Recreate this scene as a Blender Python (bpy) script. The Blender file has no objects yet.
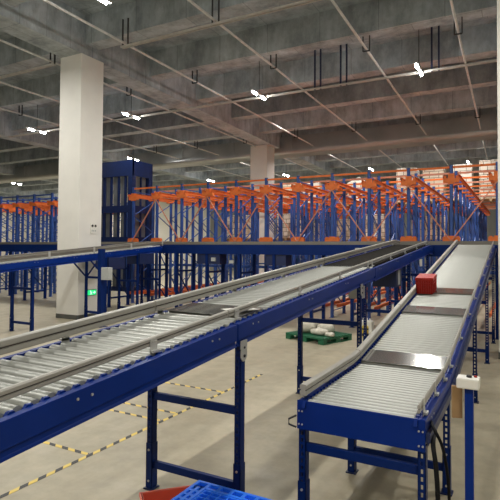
import bpy, math, random
from mathutils import Matrix, Vector
random.seed(7)
SC = bpy.context.scene
COL = SC.collection
PI = math.pi

# ------------------------------------------------------------------ materials
def newmat(name):
    m = bpy.data.materials.new(name); m.use_nodes = True
    nt = m.node_tree; b = nt.nodes['Principled BSDF']
    return m, nt, b

def plain(name, col, rough=.5, metal=0., var=.12, scale=6., bump=0., spec=.5):
    m, nt, b = newmat(name)
    tc = nt.nodes.new('ShaderNodeTexCoord')
    nz = nt.nodes.new('ShaderNodeTexNoise'); nz.inputs['Scale'].default_value = scale
    nz.inputs['Detail'].default_value = 5
    nt.links.new(tc.outputs['Object'], nz.inputs['Vector'])
    cr = nt.nodes.new('ShaderNodeValToRGB')
    cr.color_ramp.elements[0].position = .3; cr.color_ramp.elements[1].position = .7
    cr.color_ramp.elements[0].color = tuple(c*(1-var) for c in col)+(1,)
    cr.color_ramp.elements[1].color = tuple(min(1, c*(1+var)) for c in col)+(1,)
    nt.links.new(nz.outputs['Fac'], cr.inputs['Fac'])
    nt.links.new(cr.outputs['Color'], b.inputs['Base Color'])
    b.inputs['Roughness'].default_value = rough
    b.inputs['Metallic'].default_value = metal
    b.inputs['Specular IOR Level'].default_value = spec
    if bump:
        bp = nt.nodes.new('ShaderNodeBump'); bp.inputs['Strength'].default_value = bump
        bp.inputs['Distance'].default_value = .01
        nt.links.new(nz.outputs['Fac'], bp.inputs['Height'])
        nt.links.new(bp.outputs['Normal'], b.inputs['Normal'])
    return m

def glow(name, col, s):
    m, nt, b = newmat(name)
    b.inputs['Base Color'].default_value = tuple(col)+(1,)
    b.inputs['Emission Color'].default_value = tuple(col)+(1,)
    b.inputs['Emission Strength'].default_value = s
    return m

def mix(nt, a, b, fac, mode='MIX'):
    n = nt.nodes.new('ShaderNodeMix'); n.data_type = 'RGBA'; n.blend_type = mode
    for sock, v in ((n.inputs[6], a), (n.inputs[7], b)):
        if isinstance(v, tuple): sock.default_value = v
        else: nt.links.new(v, sock)
    if isinstance(fac, float): n.inputs[0].default_value = fac
    else: nt.links.new(fac, n.inputs[0])
    return n.outputs[2]

def ramp(nt, src, p0, c0, p1, c1):
    r = nt.nodes.new('ShaderNodeValToRGB')
    r.color_ramp.elements[0].position = p0; r.color_ramp.elements[0].color = c0
    r.color_ramp.elements[1].position = p1; r.color_ramp.elements[1].color = c1
    nt.links.new(src, r.inputs['Fac']); return r.outputs['Color']

def noise(nt, vec, scale, detail=5, rough=.55):
    n = nt.nodes.new('ShaderNodeTexNoise'); n.inputs['Scale'].default_value = scale
    n.inputs['Detail'].default_value = detail; n.inputs['Roughness'].default_value = rough
    nt.links.new(vec, n.inputs['Vector']); return n.outputs['Fac']

def mapping(nt, vec, sc):
    mp = nt.nodes.new('ShaderNodeMapping'); mp.inputs['Scale'].default_value = sc
    nt.links.new(vec, mp.inputs['Vector']); return mp.outputs['Vector']

def floor_mat():
    m, nt, b = newmat('polished_concrete_floor')
    tc = nt.nodes.new('ShaderNodeTexCoord'); v = tc.outputs['Object']
    big = ramp(nt, noise(nt, v, .5, 6, .6), .3, (.37, .325, .232, 1), .7, (.47, .42, .308, 1))
    fine = ramp(nt, noise(nt, v, 5, 8, .65), .35, (.86, .86, .86, 1), .68, (1.06, 1.05, 1.04, 1))
    streak = ramp(nt, noise(nt, mapping(nt, v, (3.2, .5, 1)), 1.2, 6, .6), .35, (.9, .89, .87, 1), .62, (1, 1, 1, 1))
    c = mix(nt, big, fine, 1., 'MULTIPLY'); c = mix(nt, c, streak, 1., 'MULTIPLY')
    nt.links.new(c, b.inputs['Base Color'])
    rr = ramp(nt, noise(nt, v, 3, 5), .3, (.32, .32, .32, 1), .7, (.5, .5, .5, 1))
    nt.links.new(rr, b.inputs['Roughness'])
    b.inputs['Specular IOR Level'].default_value = .35
    return m

def concrete_mat(name, c0, c1, board=True):
    m, nt, b = newmat(name)
    tc = nt.nodes.new('ShaderNodeTexCoord'); v = tc.outputs['Object']
    base = ramp(nt, noise(nt, v, .8, 8, .65), .3, c0+(1,), .7, c1+(1,))
    st = ramp(nt, noise(nt, mapping(nt, v, (1.3, 1.3, .7)), 1.1, 8, .72), .36, (.5, .505, .51, 1), .6, (1.06, 1.06, 1.06, 1))
    c = mix(nt, base, st, .75, 'MULTIPLY')
    run = ramp(nt, noise(nt, mapping(nt, v, (3, 3, .4)), 1.6, 6, .7), .4, (.8, .8, .8, 1), .6, (1, 1, 1, 1))
    c = mix(nt, c, run, .5, 'MULTIPLY')
    if board:
        br = nt.nodes.new('ShaderNodeTexBrick')
        br.inputs['Scale'].default_value = 1.; br.inputs['Brick Width'].default_value = 1.83
        br.inputs['Row Height'].default_value = .915; br.inputs['Mortar Size'].default_value = .012
        br.inputs['Color1'].default_value = (1, 1, 1, 1); br.inputs['Color2'].default_value = (.84, .84, .84, 1)
        br.inputs['Mortar'].default_value = (.55, .55, .55, 1)
        nt.links.new(v, br.inputs['Vector'])
        c = mix(nt, c, br.outputs['Color'], .8, 'MULTIPLY')
    nt.links.new(c, b.inputs['Base Color'])
    b.inputs['Roughness'].default_value = .8
    b.inputs['Specular IOR Level'].default_value = .2
    return m

def tape_mat():
    m, nt, b = newmat('black_yellow_hazard_tape')
    tc = nt.nodes.new('ShaderNodeTexCoord'); sx = nt.nodes.new('ShaderNodeSeparateXYZ')
    nt.links.new(tc.outputs['Object'], sx.inputs[0])
    a = nt.nodes.new('ShaderNodeMath'); a.operation = 'ADD'
    nt.links.new(sx.outputs[0], a.inputs[0]); nt.links.new(sx.outputs[1], a.inputs[1])
    d = nt.nodes.new('ShaderNodeMath'); d.operation = 'MULTIPLY'; d.inputs[1].default_value = 5.
    nt.links.new(a.outputs[0], d.inputs[0])
    f = nt.nodes.new('ShaderNodeMath'); f.operation = 'FRACT'; nt.links.new(d.outputs[0], f.inputs[0])
    g = nt.nodes.new('ShaderNodeMath'); g.operation = 'GREATER_THAN'; g.inputs[1].default_value = .52
    nt.links.new(f.outputs[0], g.inputs[0])
    wear = ramp(nt, noise(nt, tc.outputs['Object'], 9, 6, .7), .4, (.8, .58, .09, 1), .75, (.62, .5, .22, 1))
    c = mix(nt, wear, (.035, .035, .035, 1), g.outputs[0])
    nt.links.new(c, b.inputs['Base Color']); b.inputs['Roughness'].default_value = .55
    return m

def carton_mat(name, ca, cb, bw, bh):
    m, nt, b = newmat(name)
    tc = nt.nodes.new('ShaderNodeTexCoord')
    sx = nt.nodes.new('ShaderNodeSeparateXYZ'); nt.links.new(tc.outputs['Object'], sx.inputs[0])
    a = nt.nodes.new('ShaderNodeMath'); a.operation = 'ADD'
    nt.links.new(sx.outputs[0], a.inputs[0]); nt.links.new(sx.outputs[1], a.inputs[1])
    cb_ = nt.nodes.new('ShaderNodeCombineXYZ')
    nt.links.new(a.outputs[0], cb_.inputs[0]); nt.links.new(sx.outputs[2], cb_.inputs[1])
    br = nt.nodes.new('ShaderNodeTexBrick'); br.inputs['Scale'].default_value = 1
    br.inputs['Brick Width'].default_value = bw; br.inputs['Row Height'].default_value = bh
    br.inputs['Mortar Size'].default_value = .012
    br.inputs['Color1'].default_value = ca+(1,); br.inputs['Color2'].default_value = cb+(1,)
    br.inputs['Mortar'].default_value = (.12, .08, .05, 1)
    nt.links.new(cb_.outputs[0], br.inputs['Vector'])
    nt.links.new(br.outputs['Color'], b.inputs['Base Color']); b.inputs['Roughness'].default_value = .45
    return m

M = dict(
    floor=floor_mat(),
    slab=concrete_mat('formwork_concrete_slab', (.39, .44, .48), (.58, .65, .70)),
    beam=concrete_mat('formwork_concrete_beam', (.39, .44, .48), (.62, .685, .73)),
    white=plain('cream_painted_column', (.76, .74, .69), .6, var=.03, scale=2),
    base=plain('grey_painted_base', (.10, .10, .09), .6),
    cream=plain('cream_wall_paint', (.80, .76, .66), .7, var=.03, scale=.3),
    greywall=plain('grey_wall_paint', (.24, .24, .22), .8, var=.1, scale=.3),
    blue=plain('dark_blue_conveyor_paint', (.001, .022, .185), .38, var=.1, scale=3, spec=.16),
    blue2=plain('dark_blue_leg_paint', (.0015, .017, .115), .42, var=.1, scale=3, spec=.16),
    dkblue=plain('navy_steel_paint', (.008, .018, .075), .45),
    rblue=plain('blue_rack_paint', (.022, .075, .30), .45, var=.2, scale=3),
    lift=plain('deep_blue_lift_paint', (.003, .014, .075), .5, spec=.3),
    orange=plain('orange_rack_paint', (.76, .185, .045), .5, var=.12, spec=.25),
    brace=plain('faded_orange_brace_paint', (.62, .25, .16), .5),
    roller=plain('zinc_plated_roller', (.37, .375, .345), .37, .35, var=.06, scale=3),
    rail=plain('grey_aluminium_rail', (.36, .345, .31), .45, .25, var=.05, scale=2),
    raildk=plain('weathered_grey_rail', (.19, .175, .15), .5, .2, var=.1, scale=2),
    groove=plain('dark_rail_groove', (.06, .05, .045), .6),
    steel=plain('brushed_steel_plate', (.36, .36, .35), .13, .85, var=.05, scale=2),
    dark=plain('dark_steel', (.03, .03, .035), .5),
    belt=plain('black_rubber_belt', (.03, .028, .026), .9, var=.2, scale=20, spec=0.),
    plate=plain('bright_zinc_bracket', (.5, .5, .48), .4, .5),
    rubber=plain('black_rubber_cable', (.006, .006, .007), .6, spec=.2),
    whitebox=plain('white_plastic_box', (.78, .76, .70), .45, var=.03),
    greybox=plain('light_grey_enclosure', (.42, .43, .42), .5, var=.03),
    card=plain('brown_cardboard', (.36, .22, .10), .8),
    red=plain('red_plastic_tote', (.34, .018, .012), .5, var=.15, scale=25, spec=.25),
    redor=plain('orange_red_plastic_tote', (.75, .12, .06), .45, var=.08),
    bluep=plain('bright_blue_plastic', (.015, .19, 1.), .38, var=.05),
    green=plain('green_plastic_pallet', (.01, .12, .055), .45, var=.15),
    sack=plain('white_woven_sack', (.66, .62, .52), .8, var=.12, scale=14, bump=.6),
    yellow=plain('yellow_plastic', (.62, .45, .05), .5),
    black=plain('black_plastic', (.015, .015, .015), .5),
    duct=plain('galvanised_duct_sheet', (.44, .45, .45), .36, .8, var=.15, scale=.8),
    pipe=plain('grey_painted_pipe', (.68, .68, .66), .5, .2),
    tray=plain('galvanised_conduit', (.55, .54, .50), .45, .3),
    hang=plain('dark_hanger_steel', (.03, .03, .035), .6),
    hangb=plain('dark_blue_hanger_steel', (.012, .02, .07), .5),
    tape=tape_mat(),
    tube=glow('white_lamp_tube', (1, .985, .94), 150),
    tube_dim=glow('shaded_lamp_tube', (1, .98, .92), 8),  # weak glow, only for the added lamp row between the beams
    exitg=glow('green_exit_panel', (.02, .75, .22), 1.6),
    exitw=glow('pale_exit_symbol', (.6, 1, .75), 1.8),
    lampred=plain('red_lamp_box', (.5, .04, .03), .5),
    wrap1=carton_mat('wrapped_brown_cartons', (.60, .50, .37), (.72, .62, .48), .42, .3),
    wrap2=carton_mat('wrapped_white_cartons', (.74, .70, .62), (.66, .62, .54), .5, .36),
    wrap3=carton_mat('wrapped_striped_cartons', (.50, .40, .30), (.78, .72, .62), .3, .2),
    wood=plain('pale_pallet_wood', (.42, .29, .16), .8),
    glassp=plain('grey_lift_panel', (.20, .21, .22), .35, .4, var=.25, scale=2),
)

# ------------------------------------------------------------------ mesh building
class MB:
    def __init__(s): s.v = []; s.f = []; s.sm = []; s.mi = []
    def add(s, vs, fs, smooth=False, mi=0):
        n = len(s.v); s.v += [tuple(p) for p in vs]
        for f in fs: s.f.append(tuple(i+n for i in f)); s.sm.append(smooth); s.mi.append(mi)
        return s
    def box(s, x0, x1, y0, y1, z0, z1, mi=0):
        vs = [(x, y, z) for z in (z0, z1) for y in (y0, y1) for x in (x0, x1)]
        return s.add(vs, [(0, 2, 3, 1), (4, 5, 7, 6), (0, 1, 5, 4), (2, 6, 7, 3), (0, 4, 6, 2), (1, 3, 7, 5)], False, mi)
    def bar(s, p0, p1, w, h, mi=0, up=(0, 0, 1)):
        p0 = Vector(p0); p1 = Vector(p1); d = (p1-p0).normalized(); u = Vector(up)
        if abs(d.dot(u)) > .98: u = Vector((0, 1, 0))
        r = d.cross(u).normalized(); u = r.cross(d)
        vs = [p+r*a*w/2+u*b*h/2 for p in (p0, p1) for a, b in ((-1, -1), (1, -1), (1, 1), (-1, 1))]
        return s.add(vs, [(3, 2, 1, 0), (4, 5, 6, 7), (0, 1, 5, 4), (1, 2, 6, 5), (2, 3, 7, 6), (3, 0, 4, 7)], False, mi)
    def cyl(s, p0, p1, r, n=12, r2=None, mi=0):
        p0 = Vector(p0); p1 = Vector(p1); d = (p1-p0).normalized()
        u = Vector((0, 0, 1)) if abs(d.z) < .9 else Vector((1, 0, 0))
        a = d.cross(u).normalized(); b = d.cross(a); r2 = r if r2 is None else r2
        vs = [p+(a*math.cos(2*PI*i/n)+b*math.sin(2*PI*i/n))*q for p, q in ((p0, r), (p1, r2)) for i in range(n)]
        s.add(vs, [(i, (i+1) % n, n+(i+1) % n, n+i) for i in range(n)], True, mi)
        s.add(vs[:n], [tuple(range(n))[::-1]], False, mi); s.add(vs[n:], [tuple(range(n))], False, mi)
        return s
    def sweep(s, prof, pts, mi=0, smooth=False):
        """prof: closed (x, z) outline; pts: (y, z) path; sections stay upright."""
        n = len(prof); vs = [(px, y, z+pz) for (y, z) in pts for (px, pz) in prof]
        fs = [(k*n+i, k*n+(i+1) % n, (k+1)*n+(i+1) % n, (k+1)*n+i) for k in range(len(pts)-1) for i in range(n)]
        s.add(vs, fs, smooth, mi)
        s.add(vs[:n], [tuple(range(n))[::-1]], False, mi); s.add(vs[-n:], [tuple(range(n))], False, mi)
        return s
    def tube(s, pts, r, n=8, mi=0):
        rings = []
        for i, p in enumerate(pts):
            p = Vector(p); a = Vector(pts[max(0, i-1)]); b = Vector(pts[min(len(pts)-1, i+1)])
            d = (b-a).normalized(); u = Vector((0, 0, 1)) if abs(d.z) < .95 else Vector((1, 0, 0))
            q = d.cross(u).normalized(); w = d.cross(q)
            rings.append([p+(q*math.cos(2*PI*k/n)+w*math.sin(2*PI*k/n))*r for k in range(n)])
        vs = [v for R in rings for v in R]
        s.add(vs, [(k*n+i, k*n+(i+1) % n, (k+1)*n+(i+1) % n, (k+1)*n+i) for k in range(len(pts)-1) for i in range(n)], True, mi)
        s.add(rings[0], [tuple(range(n))[::-1]], False, mi); s.add(rings[-1], [tuple(range(n))], False, mi)
        return s
    def mesh(s, name, mats):
        me = bpy.data.meshes.new(name); me.from_pydata(s.v, [], s.f)
        for m in (mats if isinstance(mats, (list, tuple)) else [mats]): me.materials.append(M[m])
        me.polygons.foreach_set('use_smooth', s.sm); me.polygons.foreach_set('material_index', s.mi)
        me.update()
        import bmesh
        bm = bmesh.new(); bm.from_mesh(me); bmesh.ops.recalc_face_normals(bm, faces=bm.faces); bm.to_mesh(me); bm.free()
        return me
    def obj(s, name, mats, parent=None, loc=(0, 0, 0), bevel=0):
        o = link(s.mesh(name, mats), name, parent, loc)
        if bevel:
            md = o.modifiers.new('bevel', 'BEVEL'); md.width = bevel; md.segments = 2; md.limit_method = 'ANGLE'
        return o

def link(me, name, parent=None, loc=(0, 0, 0), rz=0.):
    o = bpy.data.objects.new(name, me); COL.objects.link(o)
    o.location = loc; o.rotation_euler = (0, 0, rz)
    if parent: o.parent = parent
    return o

def tag(o, label, cat, group=None, kind=None):
    o['label'] = label; o['category'] = cat
    if group: o['group'] = group
    if kind: o['kind'] = kind
    return o

def thing(name, label, cat, loc=(0, 0, 0), rz=0., group=None):
    return tag(link(None, name, None, loc, rz), label, cat, group)

def struct(o): o['kind'] = 'structure'; return o
def copy_tree(o, parent=None):
    c = o.copy(); COL.objects.link(c)
    if parent is not None: c.parent = parent
    for ch in list(o.children): copy_tree(ch, c)
    return c

# ------------------------------------------------------------------ camera
F = 500.
yaw = math.atan(272/500); pitch = math.radians(1.5); roll = math.radians(.4)
cam = bpy.data.cameras.new('camera'); cam.sensor_fit = 'HORIZONTAL'; cam.sensor_width = 36.
cam.lens = 36.*F/500.; cam.shift_y = -math.tan(pitch)
cam.clip_start = .05; cam.clip_end = 200
camo = bpy.data.objects.new('camera', cam); COL.objects.link(camo)
camo.matrix_world = Matrix.Translation((0, 0, 2.2)) @ Matrix.Rotation(yaw, 4, 'Z') @ Matrix.Rotation(PI/2+pitch, 4, 'X') @ Matrix.Rotation(roll, 4, 'Z')
SC.camera = camo

# ------------------------------------------------------------------ the building
XW0, XW1, YW0, YW1 = -60.5, 10., -9., 46.
SLAB, ZB = 9.62, 8.7
struct(MB().box(XW0, XW1, YW0, YW1, -.2, 0).obj('floor', 'floor'))
struct(MB().box(XW0, XW1, YW0, YW1, SLAB, SLAB+.25).obj('ceiling', 'slab'))
struct(MB().box(XW0-.3, XW0, YW0, YW1, 0, SLAB).obj('wall_left', 'cream'))
struct(MB().box(-30, XW1+.3, YW1, YW1+.3, 0, SLAB).obj('wall_back', 'greywall'))
struct(MB().box(XW0-.3, -30, YW1, YW1+.3, 0, SLAB).obj('wall_back', 'cream'))
struct(MB().box(XW1, XW1+.3, YW0, YW1, 0, SLAB).obj('wall_right', 'cream'))
struct(MB().box(XW0-.3, XW1+.3, YW0-.3, YW0, 0, SLAB).obj('wall_front', 'cream'))
for k in range(-2, 11):
    yc = 11.57+3.25*k
    main = False
    if YW0 < yc < YW1-.5:
        w = .4 if main else .27
        z = 8.36 if main else ZB
        struct(MB().box(XW0, XW1, yc-w, yc+w, z, SLAB).obj('ceiling_beam', 'beam'))
for xc in (-.01-12.57*2, -.01-12.57*3, -.01-12.57*4):
    struct(MB().box(xc-.42, xc+.42, YW0, YW1, 8.35, SLAB).obj('ceiling_girder', 'beam'))
g = struct(MB().box(-.43, .43, -20., 34.4, 8.35, SLAB).obj('ceiling_girder', 'beam', None, (-12.575, 11.57, 0))); g.rotation_euler = (0, 0, math.radians(2.4))
struct(MB().box(-.44, .41, YW0, YW1, 8.35, SLAB).obj('ceiling_girder', 'beam'))

def column(x0, x1, y0, y1):
    c = struct(MB().box(x0, x1, y0, y1, 0, 8.35).obj('column', 'white', bevel=.012))
    b = MB().box(x0-.008, x1+.008, y0-.008, y1+.008, 0, .14).obj('base_band', 'base', c)
    return c
colA = column(-13.05, -12.1, 11.1, 12.05)
column(-14.1, -13.0, 25.9, 26.9)
column(-.43, .52, 11.5, 12.45)

# ------------------------------------------------------------------ conveyors
def leg_mesh(h, face=-1, w=.055, d=.075, brand=True):
    """slotted steel upright: real slots in the front face"""
    b = MB(); t = .004
    z0 = .012
    b.box(w/2-t, w/2, -d/2, d/2, z0, h); b.box(-w/2, -w/2+t, -d/2, d/2, z0, h)
    y0, y1 = (-d/2, -d/2+t)
    sw = .018
    b.box(-w/2, -sw/2, y0, y1, z0, h); b.box(sw/2, w/2, y0, y1, z0, h)
    z = z0
    while z < h-.05:
        b.box(-sw/2, sw/2, y0, y1, z, z+.022); z += .053
    b.box(-sw/2, sw/2, y0, y1, z, h)
    b.box(-w/2, -w/2+.01, d/2-t, d/2, z0, h); b.box(w/2-.01, w/2, d/2-t, d/2, z0, h)
    return b

def support(root, y, w, zt, bars, legw=.055, sleeve=True, brace=False):
    """two slotted legs, foot plates and cross bars at local y, tops at zt"""
    for sx in (-1, 1):
        x = sx*(w/2-.03)
        lg = leg_mesh(zt, w=legw).obj('leg', 'blue2', root, (x, y, 0))
        MB().box(-.05, .05, -.055, .055, 0, .012).obj('foot_plate', 'dkblue', lg)
        if sleeve:
            s = MB().box(-.034, .034, -.041, -.038, .02, .42).box(.029, .034, -.041, .041, .02, .42)
            s.box(-.034, -.029, -.041, .041, .02, .42)
            for z in (.08, .36): s.cyl((0, -.041, z), (0, -.049, z), .01, 6, mi=1)
            s.obj('leg_sleeve', ['blue2', 'plate'], lg)
    for z in bars:
        c = MB().box(-w/2+.05, w/2-.05, -.02, .02, z-.033, z+.033)
        c.obj('cross_bar', 'blue2', root, (0, y, 0), bevel=.004)
    if brace:
        zt2, zm = zt-.05, zt-.75
        for sx in (-1, 1):
            MB().bar((sx*.04, y, zm), (sx*(w/2-.05), y, zt2), .03, .04).obj('brace', 'blue2', root)

def zat(pts, y):
    for (a, za), (b, zb) in zip(pts, pts[1:]):
        if y <= b or (b, zb) == pts[-1]:
            return za+(zb-za)*(y-a)/(b-a)

ROLLER = {}
def roller_mesh(w, r):
    k = (round(w, 3), r)
    if k not in ROLLER:
        b = MB(); b.cyl((-w/2, 0, 0), (w/2, 0, 0), r, 14)
        b.cyl((-w/2-.02, 0, 0), (w/2+.02, 0, 0), .008, 6)
        ROLLER[k] = b.mesh('roller', 'roller')
    return ROLLER[k]

def conveyor(name, label, xl, xr, pts, pitch, r=.03, beam_h=.19, stations=(), bars=(), rails='LR', cat='conveyor', group=None,
             brackets=1.8, rail_l=(.09, .035, .035), rail_r=(.075, .035, .03), roll=True, skip=(), loc=None, rz=0., inset=.0, railm='rail', roundrail=False):
    """built in its own frame: x across, y along, z from the floor. pts: (y, z of roller tops)"""
    w = xr-xl
    if loc is None: loc = ((xl+xr)/2, pts[0][0], 0)
    y0 = pts[0][0]; P = [(y-y0, z) for y, z in pts]
    root = thing(name, label, cat, loc, rz, group)
    L = P[-1][0]
    for sx in (-1, 1):
        t = .05
        prof = [(0, .012), (0, -beam_h*.70), (-.016, -beam_h*.74), (-.016, -beam_h+.014), (0, -beam_h), (-t, -beam_h), (-t, -beam_h+.012), (-.022, -beam_h+.012),
                (-.022, -.008), (-t, -.008), (-t, .012)]
        prof = [(sx*(w/2+x), z-.024) for x, z in prof]
        sb = MB().sweep(prof, P).obj('side_beam', 'blue', root, bevel=.003)
        bme = MB().cyl((0, 0, 0), (sx*.006, 0, 0), .008, 6).mesh('bolt', 'plate')
        yy = .3
        while yy < L-.2:
            for q in (-.05, .05): link(bme, 'bolt', sb, (sx*w/2, yy+q, zat(P, yy)-.06))
            yy += 1.3
        if roll:
            st = MB(); n = int(L/pitch)
            for i in range(n):
                ya = (i+.5)*pitch-pitch/2+.0
                z = zat(P, ya)
                a0, a1 = sx*(w/2-.075), sx*(w/2-.052)
                vs = [(a, yy, zz) for a in (a0, a1) for yy, zz in ((ya-pitch*.5, z-.05), (ya-.014, z-.004), (ya+.014, z-.004), (ya+pitch*.5, z-.05))]
                st.add(vs, [(0, 1, 2, 3), (7, 6, 5, 4), (0, 4, 5, 1), (1, 5, 6, 2), (2, 6, 7, 3), (3, 7, 4, 0)])
            st.obj('bearing_strip', 'blue', root)
    if roll:
        me = roller_mesh(w-.16, r); n = int(L/pitch)
        for i in range(n):
            y = (i+.5)*pitch
            if any(a <= y+y0 <= b for a, b in skip): continue
            link(me, 'roller', root, (0, y, zat(P, y)-r))
    for side, prm in (('L', rail_l), ('R', rail_r)):
        if side not in rails: continue
        sx = -1 if side == 'L' else 1
        hh, lift, th = prm
        x = sx*(w/2-.045-inset)
        a, c = x-th/2, x+th/2
        prof = [(a, .006), (a+.006, 0), (c-.006, 0), (c, .006), (c, hh*.38), (c-.01, hh*.42), (c-.01, hh*.52), (c, hh*.56), (c, hh-.008), (c-.008, hh), (a+.008, hh), (a, hh-.008), (a, hh*.56), (a+.01, hh*.52), (a+.01, hh*.42), (a, hh*.38)]
        rl = MB().sweep(prof, [(y, z+lift) for y, z in P])
        gr = MB()
        for e in (a+.009, c-.009):
            gr.sweep([(e-.003, hh*.43), (e+.003, hh*.43), (e+.003, hh*.51), (e-.003, hh*.51)], [(y+.001*(1 if y == 0 else -1), z+lift) for y, z in P])
        ro = rl.obj('guard_rail', railm, root)
        gr.obj('rail_groove', 'groove', ro)
        y = .12
        while y < L-.02:
            z = zat(P, y); xo = x+sx*(th/2+.001)
            bk = MB().box(min(xo, xo+sx*.006), max(xo, xo+sx*.006), y-.035, y+.035, z-.02, z+lift+hh*(.8 if inset or side == 'L' else 1.35))
            bk.box(min(xo, xo+sx*.03), max(xo, xo+sx*.03), y-.035, y+.035, z-.0, z+.016)
            for q in (-.015, .015): bk.cyl((xo, y+q, z+lift+hh*.55), (xo+sx*.012, y+q, z+lift+hh*.55), .007, 6)
            bk.obj('rail_bracket', 'plate', root)
            y += brackets
    for ys in stations:
        y = ys-y0
        support(root, y, w, zat(P, y)-beam_h, [q(zat(P, y)) if callable(q) else q for q in bars])
    return root, P

def cover_plate(root, P, ya, yb, w, name='transfer_plate', mat='steel', up=.012):
    """thin plate bridging two sections, following the slope"""
    za, zb = zat(P, ya), zat(P, yb)
    vs = [(x, y, z+d) for d in (up-.004, up) for y, z in ((ya, za), (yb, zb)) for x in (-w/2, w/2)]
    b = MB().add(vs, [(0, 2, 3, 1), (4, 5, 7, 6), (0, 1, 5, 4), (2, 6, 7, 3), (0, 4, 6, 2), (1, 3, 7, 5)])
    return b.obj(name, mat, root)

# --- long conveyor climbing from the left (three bolted sections) ---
XL, XR = -3.05, -2.06
lz = lambda y: 1.43+.078*(y-1.45)
W = XR-XL
c1, P1 = conveyor('roller_conveyor', 'long left roller conveyor, lowest section nearest the camera with wide-spaced rollers', XL, XR,
    [(.35, lz(.35)), (3.58, lz(3.58))], .1, .037, .172, (.9,), (.85, .22), brackets=2.15, rail_l=(.095, .04, .05), rail_r=(.058, .04, .03), inset=.06)
c2, P2 = conveyor('roller_conveyor', 'long left roller conveyor, middle section with zinc pivot plate on its front leg', XL, XR,
    [(3.6, lz(3.6)), (7.98, lz(7.98))], .1, .037, .172, (7.2,), (1.13, .23), brackets=1.38, rail_l=(.095, .04, .05), rail_r=(.058, .04, .03), inset=.06)
support(c2, 3.68-3.6, W, lz(3.68)-.2, (.85, .225))
pv = MB()
oct_ = [(.055*math.cos(a), .07*math.sin(a)) for a in [PI/8+PI/4*i for i in range(8)]]
pv.add([(x, y, z) for x in (0, .008) for y, z in oct_], [tuple(range(8))[::-1], tuple(range(8, 16))]+[(i, (i+1) % 8, 8+(i+1) % 8, 8+i) for i in range(8)])
pv.box(0, .006, -.055, .055, .04, .11)
pv.cyl((.008, 0, -.02), (.018, 0, -.02), .013, 6, mi=1).cyl((.008, 0, .05), (.016, 0, .05), .01, 6, mi=1)
for yp in (3.68, 7.2):
    pv.obj('pivot_plate', ['plate', 'dark'], c2, (W/2+.003, yp-3.6, lz(yp)-.27))
cover_plate(c2, P2, .2, .62, W-.17)
MB().box(-.2, .0, -.0, .3, lz(4.1)+.018, lz(4.1)+.022).obj('label_sheet', 'whitebox', c2, (.3, .22, 0)).rotation_euler = (0, 0, -.5)
# belt section at its top
rt, PB = conveyor('belt_conveyor', 'black rubber belt conveyor at the top end of the long left conveyor', XL, XR,
    [(8.0, lz(8.0)), (13.4, lz(13.4)), (13.95, lz(13.4)-.02)], .5, .04, .2, (10.85, 13.2), (1.6, .9, .25), brackets=1.3,
    rail_l=(.095, .04, .05), rail_r=(.058, .04, .03), roll=False, inset=.06)
bt = MB().sweep([(-W/2+.09, -.06), (W/2-.09, -.06), (W/2-.09, .004), (-W/2+.09, .004)], PB)
bt.obj('belt', 'belt', rt)
for y in (.03, PB[-1][0]-.03):
    MB().cyl((-W/2+.06, y, zat(PB, y)-.04), (W/2-.06, y, zat(PB, y)-.04), .045, 14).obj('drum', 'roller', rt)
MB().box(-.1, .1, -.12, .12, -.1, .1).obj('control_box', 'greybox', rt, (W/2-.32, 8.05-8.0, zat(PB, .05)-.42))
mt = MB().box(-.26, .2, -.25, .25, -.62, -.22).obj('drive_box', 'dkblue', rt, (W/2-.3, 2.2, zat(PB, 2.2)))
MB().box(0, .004, -.1, .1, -.16, .13).obj('cover_panel', 'greybox', rt, (W/2-.3+.2, 2.2, zat(PB, 2.2)-.42))
MB().box(0, .02, -.12, .12, -.08, .08).obj('cover_panel', 'whitebox', rt, (W/2+.003, 4.0, zat(PB, 4.)-.32))

# --- conveyor on the right: a level foot, then two climbing sections ---
RL, RR = -1.53, -.585
WR = RR-RL
rz_ = lambda y: 1.055 if y < 4.95 else 1.055+.148*(y-4.95)
r1, Q1 = conveyor('roller_conveyor', 'right roller conveyor, level foot section with blue end panel facing the camera', RL, RR,
    [(3.6, 1.055), (4.85, 1.057), (5.04, rz_(5.04)+.002)], .074, .0225, .2, (3.66, 4.92), (.68, .225), brackets=.52,
    rail_l=(.085, .03, .055), rail_r=(.06, .03, .02), inset=.0)
MB().box(-WR/2, WR/2, -.012, -.002, .83, 1.05).obj('end_panel', 'blue', r1, bevel=.004)
hk = MB().tube([(-WR/2-.005, -.01, .93), (-WR/2-.06, -.03, .9), (-WR/2-.06, -.03, .86), (-WR/2-.005, -.01, .84)], .008, 6)
hk.obj('cable_hook', 'dark', r1)
for x in (-WR/2+.03, WR/2-.03):
    for z in (.87, .97):
        for q in (-.012, .014): MB().cyl((0, -.012, 0), (0, -.02, 0), .007, 6).obj('bolt', 'plate', r1, (x+q, 0, z))
r2, Q2 = conveyor('roller_conveyor', 'right roller conveyor, climbing section between the two shiny steel plates', RL, RR,
    [(5.06, rz_(5.06)), (6.98, rz_(6.98))], .076, .0235, .2, (), (), brackets=.9, rail_l=(.085, .03, .055), rail_r=(.06, .03, .02))
cover_plate(r2, Q2, .0, .36, WR-.16)
r3, Q3 = conveyor('roller_conveyor', 'right roller conveyor, long upper section rising to the orange racks behind the red tote', RL, RR,
    [(7.0, rz_(7.0)), (13.95, rz_(13.95))], .082, .026, .2, (8.05, 10.95, 13.4), (lambda z: z-.75, .24), brackets=.9,
    rail_l=(.085, .03, .055), rail_r=(.06, .03, .02))
cover_plate(r3, Q3, .02, .38, WR-.16)
cover_plate(r3, Q3, 1.25, 1.62, WR-.16)
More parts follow.
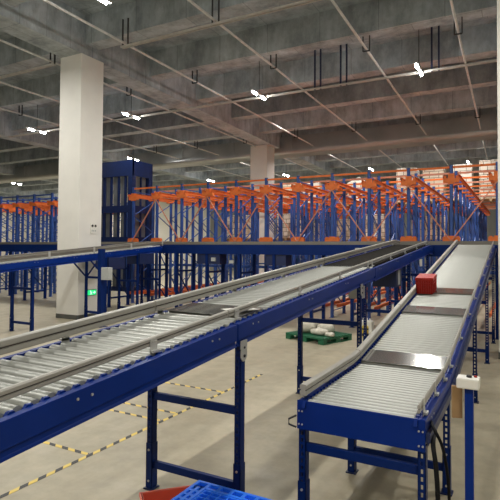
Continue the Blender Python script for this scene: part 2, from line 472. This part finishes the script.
# outer cable duct along the right side
for rr, QQ in ((r1, Q1), (r2, Q2), (r3, Q3)):
    MB().sweep([(WR/2+.004, -.16), (WR/2+.03, -.16), (WR/2+.03, -.1), (WR/2+.004, -.1)], QQ).obj('cable_duct', 'dkblue', rr)

# --- conveyor on the far left, passing the big column ---
CL, CR = -11.98, -11.12
cz = lambda y: 1.83+.083*(y-7.96)
WC = CR-CL
c3, P3 = conveyor('roller_conveyor', 'far left roller conveyor passing in front of the large cream column', CL, CR,
    [(5.9, cz(5.9)), (14.2, cz(14.2)), (14.6, cz(14.2))], .16, .03, .19, (6.7, 8.72, 12.75, 13.9), (1.15, .25), brackets=1.6,
    rail_l=(.1, .04, .05), rail_r=(.1, .05, .05), railm='raildk')
support(c3, 11.3-5.9, WC, cz(11.3)-.19, (1.32, .25))
for sx in (-1, 1):
    for q in (-1, 1):
        MB().bar((sx*(WC/2-.03), 5.4, 1.32), (sx*(WC/2-.03), 5.4+q*.6, cz(11.3+q*.6)-.2), .03, .04).obj('brace', 'blue2', c3)
for y in (5.8, 7.2):
    MB().box(-.5, .06, -.35, .35, -.55, -.2).obj('drive_box', 'dkblue', c3, (WC/2, y, cz(y+5.9)))

# --- level transverse conveyor in front of the racks (local y runs to the right) ---
def transverse(label, xa, xb, z=2.36, st=1.25):
    w = 1.15; L = xb-xa; yc = 15.2-w/2-.02
    root = thing('transfer_conveyor', label, 'conveyor', (xa, yc, 0), -PI/2, 'level transfer conveyors along the racks')
    pts = [(0, z), (L, z)]
    for sx in (-1, 1):
        MB().sweep([(sx*(w/2+a), b) for a, b in ((0, .01), (0, -.3), (-.05, -.3), (-.05, -.28), (-.02, -.28), (-.02, -.01), (-.05, -.01), (-.05, .01))], pts).obj('side_beam', 'blue2', root)
        MB().sweep([(sx*(w/2-.03+a), b) for a, b in ((0, .02), (-.05, .02), (-.05, .11), (0, .11))], pts).obj('guard_rail', 'raildk', root)
    MB().box(-w/2+.1, w/2-.1, 0, L, z-.06, z-.01).obj('chain_bed', 'steel', root)
    y = .5
    while y < L:
        for sx in (-1, 1):
            lg = MB().box(-.045, .045, -.045, .045, .012, z-.3).box(-.08, .08, -.08, .08, 0, .012).obj('leg', 'blue2', root, (sx*(w/2-.06), y, 0))
        for zz in (.35, 1.45):
            MB().box(-w/2+.1, w/2-.1, -.025, .025, zz-.03, zz+.03).obj('cross_bar', 'blue2', root, (0, y, 0))
        MB().bar((-w/2+.1, y, .4), (w/2-.1, y, 1.42), .03, .03).obj('brace', 'blue2', root)
        y += st
    return root, w, L
t1, wt, Lt = transverse('level blue transfer conveyor in front of the orange racks, between left and right climbing conveyors', -12.3, -.35)
for y, l in ((2.6, .9), (5.2, .7), (7.4, .8)):
    MB().box(wt/2-.5, wt/2-.05, y, y+l, 1.72, 2.06).obj('drive_box', 'dkblue', t1)
for y, z0, z1 in ((3.2, 1.82, 1.94), (3.9, 1.76, 1.86), (8.1, 2.2, 2.28), (9.3, 2.2, 2.28)):
    MB().box(wt/2-.049, wt/2+.006, y, y+.16, z0, z1).obj('notice_plate', 'greybox', t1)
transverse('level transfer conveyor running left behind the large cream column', -31., -12.35, st=2.4)

# ------------------------------------------------------------------ shuttle racks
RY = [15.8+1.25*j for j in range(14)]
def rack(label, ks, rows, braced=True):
    xs = [-.6-1.225*k for k in ks]; x0 = min(xs)
    root = thing('shuttle_rack', label, 'rack', (x0, RY[0], 0), 0, 'orange and blue shuttle racks')
    PW, H = .09, 4.76
    dy = RY[1]-RY[0]
    fm = MB()
    for y in (0, dy):
        fm.box(-PW/2, PW/2, y-.04, y-.036, .01, H); fm.box(-PW/2, -PW/2+.006, y-.04, y+.05, .01, H)
        fm.box(PW/2-.006, PW/2, y-.04, y+.05, .01, H); fm.box(-PW/2-.03, PW/2+.03, y-.06, y+.07, 0, .01)
        fm.box(-PW/2, -PW/2+.025, y+.046, y+.05, .01, H); fm.box(PW/2-.025, PW/2, y+.046, y+.05, .01, H)
    z, s = .3, 0
    while z < H-.7:
        a, b = (.04, dy-.04) if s else (dy-.04, .04)
        fm.bar((0, a, z), (0, b, z+.62), .025, .03)
        if not braced: fm.bar((0, b, z), (0, a, z+.62), .025, .03)
        z += .66; s ^= 1
    fm.bar((0, .04, .22), (0, dy-.04, .22), .03, .03); fm.bar((0, .04, H-.2), (0, dy-.04, H-.2), .03, .03)
    fme = fm.mesh('upright_frame', 'rblue')
    def arm(z, hi):
        b = MB()
        if hi:
            b.box(-.085, .085, -.06, .05, -.17, .14)
            b.box(-.22, .22, -.065, .055, -.13, .0); b.box(-.2, -.13, -.06, .05, 0, .07); b.box(.13, .2, -.06, .05, 0, .07)
        else:
            b.box(-.09, .09, -.06, .05, -.1, .06); b.box(-.24, .24, -.065, .055, -.1, .02); b.box(-.21, -.14, -.06, .05, .02, .05); b.box(.14, .21, -.06, .05, .02, .05)
        return b.mesh('arm_bracket', 'orange')
    am = {2.60: arm(0, 0), 4.36: arm(0, 1)} if braced else {4.30: arm(0, 0)}
    frames = []
    for x in xs:
        for j in range(0, rows, 2):
            f = link(fme, 'upright_frame', root, (x-x0, RY[j]-RY[0], 0)); frames.append(f)
            if j == 0:
                for z, me in am.items():
                    link(me, 'arm_bracket', f, (0, 0, z))
    # brackets deeper in the rack: one body, nobody counts them
    deep = MB()
    for x in xs:
        for j in range(1, rows):
            for z in ((2.46, 4.36) if braced else (4.3,)):
                X = x-x0; Y = RY[j]-RY[0]
                deep.box(X-.215, X+.215, Y-.064, Y+.056, z-.06, z-.0)
    do = deep.obj('arm_bracket', 'orange', root); do['kind'] = 'stuff'
    Lr = RY[rows-1]-RY[0]+.3
    for z in ((.35, 2.40, 4.36) if braced else (4.3,)):
        rm = MB()
        rm.sweep([(-.02, -.01), (.02, -.01), (.02, .0), (-.012, .0), (-.012, .09), (.035, .09), (.035, .1), (-.02, .1)], [(0, 0), (Lr, 0)])
        me = rm.mesh('pallet_rail', 'orange')
        for i, x in enumerate(xs):
            if z == .35 and 6 < ks[i] < 10: continue
            for s in (-1, 1):
                if (s == -1 and i == len(xs)-1) or (s == 1 and i == 0): pass
                r = link(me, 'pallet_rail', root, (x-x0+s*.205, -.1, z), 0)
    if True:
        for j in range(0, rows, 1):
            y = RY[j]-RY[0]
            m = ('orange' if j % 2 == 0 else 'brace') if braced else 'rblue'
            MB().box(-.06, max(xs)-x0+.06, y-.02, y+.02, 4.66, 4.72).obj('tie_beam', m, root)
            if j in (1, 2, 5, 9): MB().box(-.06, max(xs)-x0+.06, y+.03, y+.07, 1.5, 1.56).obj('tie_beam', 'rblue', root)
    for j in (0,):
        if j >= rows or not braced: continue
        for i in range(len(ks)-1):
            a, b = (xs[i], xs[i+1])
            if ks[i] % 2 == 0: a, b = b, a
            y = RY[j]-RY[0]-.085
            MB().bar((a-x0, y, 2.5), (b-x0, y, 4.2), .03, .045, up=(0, 1, 0)).obj('brace', 'brace', root)
            MB().bar((a-x0, y, .45), (b-x0, y, 2.4), .03, .045, up=(0, 1, 0)).obj('brace', 'rblue', root)
    return root
rack('large orange and blue shuttle rack across the back, right of the blue lift', list(range(0, 12)), 14)
rack('smaller orange and blue shuttle rack left of the large cream column', list(range(15, 22)), 6, False)

# pallet loads on the rails
def load(x, y, z, h, w, d, mat, label, cap=None):
    t = thing('pallet_load', label, 'pallet load', (x, y, z), 0, 'wrapped pallet loads on the racks')
    p = MB()
    for q in (-.45, 0, .45): p.box(-w/2, w/2, q*d-.04*d, q*d+.04*d, 0, .09) if False else p.box(q*w-.05, q*w+.05, -d/2, d/2, 0, .09)
    p.box(-w/2, w/2, -d/2, d/2, .09, .12).obj('pallet', 'wood', t)
    b = MB().box(-w/2+.03, w/2-.03, -d/2+.03, d/2-.03, .12, h)
    if cap: b.add([(-w/2+.03, -d/2+.03, h), (w/2-.03, -d/2+.03, h), (w/2-.03, d/2-.03, h), (-w/2+.03, d/2-.03, h), (0, 0, h+cap)], [(0, 1, 4), (1, 2, 4), (2, 3, 4), (3, 0, 4)])
    b.obj('carton_stack', mat, t, bevel=.02)
    return t
mid = lambda k: -.6-1.225*(k+.5)
for k, h, mt_, lb, cap in (
    (0, 1.85, 'wrap3', 'tall striped carton stack on top of the rack, right beside the white column', 0),
    (1, 1.75, 'wrap2', 'pale wrapped carton stack on top of the rack, second from the white column', 0),
    (2, 1.65, 'wrap1', 'brown carton stack on top of the rack, third from the white column', 0),
    (3, 1.75, 'wrap3', 'striped brown carton stack on top of the rack, fourth from the white column', 0),
    (5, 1.2, 'wrap2', 'white covered load with pointed top on the middle of the rack', .35),
    (7, 1.3, 'wrap2', 'pale low load on top of the rack, right of the second column', 0),
    (8, 1.35, 'wrap1', 'small brown load on top of the rack, just right of the second column', 0)):
    load(mid(k), 25.2, 4.462, h, 1.0, 1.0, mt_, lb, cap)
loads2 = []
for i, (k, y, mt_) in enumerate(((2, 26, 'wrap1'), (3, 29, 'wrap2'), (4, 24, 'wrap3'), (6, 27, 'wrap1'), (7, 22, 'wrap3'), (8, 30, 'wrap2'), (9, 22, 'wrap1'), (10, 23, 'wrap3'))):
    load(mid(k), y, 2.672, 1.25, 1.0, 1.0, mt_, ['brown cartons inside the third rack lane from the right', 'pale cartons deep inside the fourth rack lane from the right', 'striped cartons inside the fifth rack lane from the right', 'brown cartons inside the seventh rack lane from the right', 'striped cartons in the rack lane just right of the second column', 'pale cartons deep in the rack lane behind the second column', 'brown cartons in the rack lane left of the second column', 'striped cartons in the leftmost lane but one of the large rack'][i])

# ------------------------------------------------------------------ freight lift
lf = thing('freight_lift', 'tall dark blue freight lift tower between large cream column and racks', 'lift', (-15.25, 17., 0))
LW, LD, LH = 2.7, 1.4, 6.2
for x in (-LW, -.12):
    for y in (0, LD-.24):
        MB().box(x-.12, x+.12, y, y+.24, 0, LH).obj('post', 'lift', lf)
MB().box(-LW, 0, .02, .12, 5.5, LH).obj('top_panel', 'lift', lf)
MB().box(-.1, -.0, .24, LD-.24, 5.5, LH).obj('top_panel', 'lift', lf)
MB().box(-LW, -.1, .12, LD, LH-.06, LH).obj('roof_panel', 'lift', lf)
for z0, z1 in ((3.85, 4.17), (2.3, 2.75), (.3, .5)):
    MB().box(-LW+.12, -.24, .03, .13, z0, z1).obj('cross_beam', 'lift', lf)
    MB().box(-.16, -.06, .24, LD-.24, z0, z1).obj('cross_beam', 'lift', lf)
for x in (-2.2, -1.75, -1.3, -.85, -.45):
    MB().box(x-.06, x+.06, .05, .11, .5, 5.5).obj('mullion', 'lift', lf)
MB().box(-.13, -.07, LD/2-.04, LD/2+.04, .5, 5.5).obj('mullion', 'lift', lf)
for a, b in ((-2.58, -2.2), (-2.2, -1.75), (-1.75, -1.3), (-1.3, -.85), (-.85, -.45), (-.45, -.24)):
    MB().box(a+.08, b-.08, .13, .15, .5, 5.5).obj('side_panel', 'glassp', lf)
MB().box(-.2, -.18, .28, LD-.28, .5, 5.5).obj('side_panel', 'glassp', lf)

# ------------------------------------------------------------------ ceiling services
def ubr(b, x, y, z, w=.16, h=.28, mi=0):
    b.box(x-w/2-.015, x-w/2+.015, y-.02, y+.02, z-.06, z+h, mi); b.box(x+w/2-.015, x+w/2+.015, y-.02, y+.02, z-.06, z+h, mi)
    b.box(x-w/2, x+w/2, y-.02, y+.02, z-.075, z-.045, mi)
for x, lb in ((-1.25, 'grey ceiling pipe nearest the white column on the right'), (-3.83, 'grey ceiling pipe crossing the beams, second from the white right column'), (-6.95, 'grey ceiling pipe crossing above the rightmost lamp but one, near the middle of the ceiling'),
              (-10.12, 'grey ceiling pipe just right of the large cream column'), (-13.25, 'grey ceiling pipe just left of the large cream column'), (-16.6, 'grey ceiling pipe at far left, second left of the cream column'),
              (-19.7, 'thin grey ceiling pipe at far left, third left of the cream column')):
    t = thing('ceiling_pipe', lb, 'pipe', (x, 2., 8.3), math.radians(1.2), 'ceiling pipes running toward the racks')
    MB().cyl((0, 0, 0), (0, 36, 0), .035, 10).obj('pipe', 'pipe', t)
    for k in range(-2, 8):
        yc = 11.57+3.25*k
        if k not in (-2, 0, 1, 4, 5): continue
        b = MB(); ubr(b, 0, yc-2.-(.45 if k == 0 else 0), 0, .2, (.75 if k == 0 else ZB-8.3)); b.obj('hanger', 'hang', t)
def conduit(lb, y, z, x0, x1, posts, top=SLAB):
    t = thing('ceiling_conduit', lb, 'conduit', (x0, y, z))
    MB().box(0, x1-x0, -.05, -.02, -.02, .03).box(0, x1-x0, .04, .07, -.02, .03).obj('channel', 'tray', t)
    for xp in posts:
        for q in (-.11, .11):
            MB().box(xp-x0+q-.025, xp-x0+q+.025, -.02, .04, -.03, top-z).box(xp-x0+q-.06, xp-x0+q+.06, -.05, .07, top-z-.02, top-z).obj('hanger_post', 'hangb', t)
conduit('long galvanised conduit across the ceiling carrying the hanging lamps', 17.1, 8.12, -24., 3., [-2.45, -5.55, -6.53])
conduit('near galvanised conduit across the ceiling, right of the large cream column', 10.95, 8.12, -10.3, 1., [], ZB)
conduit('near galvanised conduit ending at the left side of the large cream column', 10.95, 8.12, -24., -13.15, [], ZB)

# air duct with rounded lower edges
n = 7
prof = [(27.2, 9.0), (27.2, 8.22)]+[(27.42-.22*math.cos(PI/2*i/n), 8.2-.24*math.sin(PI/2*i/n)) for i in range(n+1)]+[(28.4, 7.96), (28.6, 8.15), (28.6, 9.0)]
b = MB(); m_ = len(prof)
b.add([(x, y, z) for x in (-46, 6.) for y, z in prof], [(i, (i+1) % m_, m_+(i+1) % m_, m_+i) for i in range(m_)], True)
b.add([(-46, y, z) for y, z in prof], [tuple(range(m_))]); b.add([(6., y, z) for y, z in prof], [tuple(range(m_))[::-1]])
dk = b.obj('air_duct', 'duct')
for p in dk.data.polygons: p.use_smooth = abs(p.normal.y) < .98 and abs(p.normal.z) < .98 and abs(p.normal.x) < .5
tag(dk, 'wide galvanised air duct running across under the ceiling beyond the second column', 'duct')
for k in range(13):
    MB().box(-.03, .03, 27.17, 27.2, 8.22, 9.0).obj('duct_seam', 'duct', dk, (-44+4.*k, 0, 0))

def area(x, y, z, p, sx=.12, sy=1.2):
    L = bpy.data.lights.new('lamp_light', 'AREA'); L.shape = 'RECTANGLE'; L.size = sx; L.size_y = sy
    L.energy = p; L.color = (1., .98, .92)
    o = bpy.data.objects.new('lamp_light', L); COL.objects.link(o); o.location = (x, y, z)
    if 22.5 < y < 22.7: L.spread = math.radians(95); L.energy = 300  # added row: narrow cone keeps its light off the beam sides
    return o
LAMPP = 380.
_dim = {}
def dim_tube(me):
    if 'dim' in me.name: return me
    if me.name not in _dim:
        c = me.copy(); c.name = 'tube_dim'; c.materials[0] = M['tube_dim']; _dim[me.name] = c
    return _dim[me.name]
lamp0 = None
def lamp(x, y, z, label, drop=None):
    global lamp0
    group = 'hanging twin tube ceiling lamps'
    if lamp0 is None:
        t = thing('ceiling_lamp', label, 'lamp', (x, y, z), 0, group)
        MB().box(-.05, .05, -.62, .62, .06, .11).obj('housing', 'greybox', t)
        for s in (-1, 1):
            MB().cyl((0, s*.2, .02), (0, s*.48, .02), .04, 10).obj('tube', 'tube', t)
        MB().cyl((0, 0, .0), (0, 0, SLAB-z), .012, 6).obj('rod', 'hang', t)
        lamp0 = t
    else:
        t = copy_tree(lamp0); t.location = (x, y, z); t['label'] = label
        for ch in t.children:
            if ch.name.startswith('rod'): ch.scale.z = (SLAB-z)/(SLAB-8.)
    if y == 22.6:
        for ch in t.children:
            if ch.name.startswith('tube'):
                ch.data = dim_tube(ch.data)
    area(x, y, z-.05, LAMPP)
    return t
ROWS = [
    (8.15, [(-8.6, 'bright ceiling lamp at the very top edge, right of the large cream column'), (-2.9, None), (3.2, None), (-14.9, None)]),
    (16.6, [(-8.68, 'twin ceiling lamp hanging above the second column'), (-2.88, 'twin ceiling lamp hanging near the white column at right'), (-15., 'twin ceiling lamp hanging above the blue lift'), (-21.1, 'twin ceiling lamp hanging left of the large cream column'), (3.2, None), (-27.2, None)]),
    (30., [(-3., None), (-9.4, None), (-15.6, None), (-21.7, None)]),  # added, unseen behind the duct, to light the racks below
    (22.6, [(-2.2, None), (-6.4, None), (-10.6, None), (-17.5, None)]),  # added, unseen between the beams, to brighten the pallet loads
    (38., [(-57.8, None), (-43.5, None), (-40.8, None)]), (41.5, [(-46.5, None), (-43.2, None)]), (30., [(-57.8, None)]), (22., [(-57.8, None)]),  # added out of view to brighten the cream walls at far left
    (24.7, [(-22.1, 'ceiling lamp showing just over the roof of the blue lift')]),
    (29.4, [(-40., 'long lamp on far left above the cream wall')]),
    (35.4, [(-3.06, 'far round-looking lamp above the pallet loads near the white right column'), (-9.43, 'far lamp above the rack left of the tall carton stacks'), (-16.1, 'far lamp just right of the second column'), (-23.05, 'far lamp just left of the second column'), (-30.05, 'far lamp above the left end of the large rack')]),
    (-1.2, [(-14.9, None), (-8.6, None), (-2.9, None), (3.2, None)]),
]
for y, L in ROWS:
    for x, lb in L:
        if lb: lamp(x, y, 8.0, lb)
        else: lamp(x, y, {30.: 8.6, 22.6: 9.2}.get(y, 8.0), 'unseen twin tube ceiling lamp added to light the hall')

# ------------------------------------------------------------------ things on the floor and the column
def tape(x0, x1, y0, y1, label):
    cx_, cy_ = (x0+x1)/2, (y0+y1)/2
    o = MB().box(x0-cx_, x1-cx_, y0-cy_, y1-cy_, 0, .002).obj('floor_tape', 'tape', None, (cx_, cy_, .0005))
    return tag(o, label, 'tape', 'black and yellow floor tapes')
tape(-4.09, -4.04, 1.2, 7.95, 'long black and yellow tape line running away along the floor under the conveyor')
tape(-5.9, -4.1, 3.91, 3.96, 'nearest short cross tape meeting the long black and yellow line')
tape(-5.9, -4.1, 5.13, 5.18, 'second cross tape meeting the long black and yellow line')
tape(-5.9, -4.1, 5.46, 5.51, 'third cross tape, just beyond the second, meeting the long line')
tape(-5.9, -4.1, 6.63, 6.68, 'farthest cross tape meeting the long black and yellow line')

# button box post
bp = thing('button_post', 'slim blue post with white push-button box beside the right conveyor', 'control post', (-.295, 3.42, 0))
MB().box(-.025, .025, -.025, .025, .01, 1.36).obj('post', 'blue', bp, bevel=.004)
MB().box(-.08, .08, -.08, .08, 0, .01).obj('foot_plate', 'dkblue', bp)
bx = MB().box(-.07, .06, -.05, .06, 1.35, 1.415).obj('button_box', 'whitebox', bp, bevel=.008)
MB().cyl((0, 0, 1.415), (0, 0, 1.428), .016, 12).obj('button', 'black', bx)
MB().cyl((.035, .02, 1.415), (.035, .02, 1.424), .01, 12).obj('button', 'red', bx)
o = MB().box(-.03, .03, -.012, .012, -.2, 0).obj('cardboard_strip', 'card', bp, (-.075, .03, 1.345)); o.rotation_euler = (0, 0, .35)
o['label'] = 'brown cardboard strip hanging under the white button box'

# cables
pts = [(-.60, 3.9, .96), (-.54, 3.66, .98), (-.48, 3.62, .88), (-.445, 3.60, .7), (-.435, 3.6, .5), (-.44, 3.6, .25), (-.45, 3.62, .012)]
def smooth(pts, n=6):
    V = [Vector(p) for p in pts]; out = []
    for i in range(len(V)-1):
        a, b_, c, d = V[max(0, i-1)], V[i], V[i+1], V[min(len(V)-1, i+2)]
        for k in range(n):
            t = k/n
            out.append(.5*((2*b_)+(c-a)*t+(2*a-5*b_+4*c-d)*t*t+(3*b_-a-3*c+d)*t**3))
    out.append(V[-1]); return out
tag(MB().tube(smooth(pts), .011, 8).obj('cable', 'rubber'), 'thin black cable hanging from the front right corner of the right conveyor', 'cable', 'black cables at the conveyor end')
pts = [(-.56, 3.85, .9), (-.54, 3.62, .89), (-.515, 3.56, .78), (-.50, 3.54, .6), (-.495, 3.54, .3), (-.5, 3.56, .015)]
tag(MB().tube(smooth(pts), .016, 8).obj('cable', 'rubber'), 'thicker black cable hanging closest to the front right conveyor leg', 'cable', 'black cables at the conveyor end')

def tote(name, label, loc, rz, w, d, h, mat, tilt=0., ribs=True):
    t = thing(name, label, 'crate', loc, rz)
    t.rotation_euler = (tilt, 0, rz)
    b = MB(); th = .012; k = .02
    b.box(-w/2+k, w/2-k, -d/2+k, d/2-k, 0, th)
    for s in (-1, 1):
        b.add([(s*(w/2-k), -d/2+k, 0), (s*(w/2-k), d/2-k, 0), (s*(w/2-.012), d/2-.012, h), (s*(w/2-.012), -d/2+.012, h),
               (s*(w/2-k-th), -d/2+k, 0), (s*(w/2-k-th), d/2-k, 0), (s*(w/2-.012-th), d/2-.012, h), (s*(w/2-.012-th), -d/2+.012, h)],
              [(0, 1, 2, 3), (7, 6, 5, 4), (0, 4, 5, 1), (2, 6, 7, 3), (1, 5, 6, 2), (3, 7, 4, 0)])
        b.add([(-w/2+k, s*(d/2-k), 0), (w/2-k, s*(d/2-k), 0), (w/2-.012, s*(d/2-.012), h), (-w/2+.012, s*(d/2-.012), h),
               (-w/2+k, s*(d/2-k-th), 0), (w/2-k, s*(d/2-k-th), 0), (w/2-.012, s*(d/2-.012-th), h), (-w/2+.012, s*(d/2-.012-th), h)],
              [(0, 1, 2, 3), (7, 6, 5, 4), (0, 4, 5, 1), (2, 6, 7, 3), (1, 5, 6, 2), (3, 7, 4, 0)])
    if ribs:
        n_ = 6
        for i in range(n_):
            x = -w/2+.05+(w-.1)*i/(n_-1)
            for s in (-1, 1): b.box(x-.006, x+.006, min(s*(d/2-.02), s*(d/2-.002)), max(s*(d/2-.02), s*(d/2-.002)), .01, h-.03)
        for i in range(4):
            y = -d/2+.05+(d-.1)*i/3
            for s in (-1, 1): b.box(min(s*(w/2-.02), s*(w/2-.002)), max(s*(w/2-.02), s*(w/2-.002)), y-.006, y+.006, .01, h-.03)
    b.obj('body', mat, t)
    r = MB()
    for z0, z1, e in ((h-.03, h, 0), (h-.08, h-.07, .004)):
        r.box(-w/2+e, w/2-e, -d/2+e, -d/2+.02, z0, z1).box(-w/2+e, w/2-e, d/2-.02, d/2-e, z0, z1).box(-w/2+e, -w/2+.02, -d/2+.02, d/2-.02, z0, z1).box(w/2-.02, w/2-e, -d/2+.02, d/2-.02, z0, z1)
    r.obj('rim', mat, t)
    return t
# red tote on the right conveyor
ty = 8.3
tr = tote('plastic_tote', 'closed red plastic tote riding on the right roller conveyor', (-1.33, ty, rz_(ty)+.012), .0, .27, .38, .24, 'red', math.atan(.148))
MB().box(-.13, .13, -.185, .0, .24, .252).obj('lid_flap', 'red', tr)
MB().box(-.13, .13, .004, .185, .24, .252).obj('lid_flap', 'red', tr)
# orange-red tote on the floor with blue pallet on it
d_ = .7071
tote('plastic_tote', 'orange-red plastic tote on the floor partly under the blue pallet', (-2.27, 3.08, 0), .815, .5, .74, .25, 'redor')
bpw, bpd = .96, .72
bl = thing('plastic_pallet', 'bright blue slotted plastic pallet lying on the orange-red tote, bottom edge', 'pallet', (-1.75, 2.935, .25))
b = MB()
def grid_deck(b, x0, x1, y0, y1, nx, ny, bw, z0, z1):
    for i in range(nx+1):
        x = x0+(x1-x0)*i/nx; b.box(x-bw/2, x+bw/2, y0, y1, z0, z1)
    for j in range(ny+1):
        y = y0+(y1-y0)*j/ny; b.box(x0-bw/2, x1+bw/2, y-bw/2, y+bw/2, z0+.0005, z1-.0005)
w2, d2 = bpw/2, bpd/2
# solid border with slots, then inner lattice
for (x0, x1, y0, y1, nx, ny) in ((-w2+.01, w2-.01, d2-.09, d2-.01, 9, 1), (-w2+.01, w2-.01, -d2+.01, -d2+.09, 9, 1), (-w2+.01, -w2+.11, -d2+.09, d2-.09, 2, 8), (w2-.11, w2-.01, -d2+.09, d2-.09, 2, 8)):
    grid_deck(b, x0, x1, y0, y1, nx, ny, .028, .118, .15)
grid_deck(b, -w2+.13, w2-.13, -d2+.11, d2-.11, 10, 10, .012, .118, .145)
b.obj('deck', 'bluep', bl, bevel=.003)
b = MB()
for x in (-w2+.07, 0, w2-.07):
    for y in (-d2+.07, 0, d2-.07): b.box(x-.06, x+.06, y-.06, y+.06, .02, .118)
for x in (-w2+.07, 0, w2-.07): b.box(x-.06, x+.06, -d2+.01, d2-.01, 0, .02)
b.obj('base', 'bluep', bl)
MB().box(-w2+.02, w2-.02, -d2+.02, d2-.02, .06, .07).obj('web', 'bluep', bl)

# green pallet with sacks
gp = thing('plastic_pallet', 'green plastic pallet on the floor with white sacks on it', 'pallet', (-4.45, 11.78, 0), math.radians(-19))
b = MB()
for i in range(9):
    y = -.5+i*.125; b.box(-.6, .6, y-.045, y+.045, .12, .15)
for x in (-.57, 0, .57): b.box(x-.03, x+.03, -.55, .55, .095, .12)
b.box(-.6, .6, -.55, -.53, .11, .15).box(-.6, .6, .53, .55, .11, .15)
b.obj('deck', 'green', gp)
b = MB()
for x in (-.52, 0, .52):
    for y in (-.48, 0, .48): b.box(x-.08, x+.08, y-.07, y+.07, .02, .095)
    b.box(x-.08, x+.08, -.55, .55, 0, .02)
b.obj('base', 'green', gp)
def sack(x, y, z, rz, sx, sy, sz, label, seed):
    rnd = random.Random(seed); b = MB(); nu, nv = 20, 11; ph = [rnd.uniform(0, 6) for _ in range(6)]
    vs = []
    for i in range(nv):
        v = -PI/2+PI*i/(nv-1)
        for j in range(nu):
            u = 2*PI*j/nu
            q = lambda t, e: math.copysign(abs(t)**e, t)
            wob = 1+.10*math.sin(3*u+ph[0])+.07*math.sin(5*u+2*v+ph[1])+.06*math.sin(9*u+ph[2]+3*v)
            X = sx*q(math.cos(v), .6)*q(math.cos(u), .6)*wob; Y = sy*q(math.cos(v), .6)*q(math.sin(u), .6)*wob
            Z = sz*(q(math.sin(v), .7)+1)/1*(1+.18*math.sin(4*X/sx+ph[3])*math.cos(3*Y/sy+ph[4]))/2
            vs.append((X, Y, max(0, Z)))
    b.add(vs, [(i*nu+j, i*nu+(j+1) % nu, (i+1)*nu+(j+1) % nu, (i+1)*nu+j) for i in range(nv-1) for j in range(nu)], True)
    o = b.obj('sack', 'sack', None, (x, y, z)); o.rotation_euler = (0, 0, rz)
    return tag(o, label, 'sack', 'white sacks on the green pallet')
sack(-4.78, 11.82, .152, .2, .24, .30, .28, 'largest crumpled white sack at the left end of the green pallet', 1)
sack(-4.34, 11.56, .152, -.3, .19, .15, .15, 'flat white sack lying at the middle of the green pallet', 4)
sack(-4.03, 11.45, .152, -.3, .1, .1, .09, 'small white sack at the right corner of the green pallet', 9)
sack(-4.33, 11.97, .152, .2, .2, .17, .22, 'white sack at the back of the green pallet', 12)
# bottle and white can by the pallet
yb = thing('chemical_bottle', 'yellow and black bottle standing on the floor beyond the green pallet', 'bottle', (-3.53, 12.68, 0))
b = MB(); b.cyl((0, 0, 0), (0, 0, .27), .085, 14).cyl((0, 0, .27), (0, 0, .31), .085, 14, .03); b.obj('body', 'yellow', yb)
MB().cyl((0, 0, .31), (0, 0, .36), .03, 10).obj('cap', 'black', yb)
MB().cyl((0, 0, .03), (0, 0, .10), .0865, 14).obj('label_band', 'black', yb)
MB().cyl((0, 0, .19), (0, 0, .23), .0865, 14).obj('label_band', 'black', yb)
wj = thing('jerry_can', 'white plastic container standing behind the yellow and black bottle', 'container', (-3.62, 13.15, 0))
MB().box(-.16, .16, -.1, .1, 0, .36).obj('body', 'whitebox', wj, bevel=.03)
MB().cyl((.09, 0, .36), (.09, 0, .41), .025, 10).obj('cap', 'whitebox', wj)
MB().tube([(-.1, 0, .355), (-.1, 0, .41), (.02, 0, .41), (.02, 0, .355)], .014, 8).obj('handle', 'whitebox', wj)

# exit sign and socket panel on the large column
es = thing('exit_sign', 'lit green exit sign low on the right face of the large cream column', 'sign', (-12.1, 11.62, .81)); es.scale = (.85, .85, .85)
MB().box(0, .03, -.27, .27, -.11, .11).obj('frame', 'dark', es)
MB().box(.03, .034, -.25, .25, -.09, .09).obj('panel', 'exitg', es)
b = MB().cyl((.034, -.03, .055), (.037, -.03, .055), .018, 10)
b.bar((.036, -.03, .04), (.036, .0, -.02), .003, .03).bar((.036, .0, -.02), (.036, .05, -.07), .003, .022).bar((.036, .0, -.02), (.036, -.05, -.065), .003, .022).bar((.036, -.02, .025), (.036, .05, .01), .003, .018)
b.bar((.036, .09, 0), (.036, .2, 0), .003, .025).bar((.036, .16, .045), (.036, .21, 0), .003, .022).bar((.036, .16, -.045), (.036, .21, 0), .003, .022)
b.obj('running_figure', 'exitw', es)
sp = thing('socket_panel', 'small white socket panel on the large column above the far left conveyor', 'socket', (-12.1, 11.7, 2.86))
MB().box(0, .02, -.13, .13, -.17, .17).obj('panel', 'whitebox', sp)
for y, z in ((-.06, .08), (.07, .08)):
    MB().cyl((.02, y, z), (.034, y, z), .04, 12).obj('socket', 'black', sp)
for y in (-.07, .0, .07):
    MB().box(.02, .026, y-.02, y+.02, -.1, -.05).obj('switch', 'greybox', sp)
# post with control box by the far left conveyor
cp = thing('control_post', 'thick blue steel post with light grey control box beside the far left conveyor', 'control post', (-10.5, 10.48, 0))
MB().box(-.07, .07, -.07, .07, .012, 2.2).obj('post', 'blue2', cp)
MB().box(-.14, .14, -.14, .14, 0, .012).obj('foot_plate', 'blue2', cp)
MB().box(.09, .36, -.1, .07, 1.33, 1.68).obj('control_box', 'greybox', cp, bevel=.01)
MB().box(.07, .1, -.04, .04, 1.4, 1.6).obj('bracket', 'blue2', cp)

# ------------------------------------------------------------------ world and colour
w = bpy.data.worlds.new('world'); SC.world = w; w.use_nodes = True
w.node_tree.nodes['Background'].inputs['Color'].default_value = (.8, .82, .85, 1)
w.node_tree.nodes['Background'].inputs['Strength'].default_value = .2
SC.view_settings.view_transform = 'Standard'; SC.view_settings.look = 'None'
SC.view_settings.gamma = 1; SC.view_settings.use_curve_mapping = False
SC.view_settings.exposure = -.72
SC.cycles.use_denoising = True
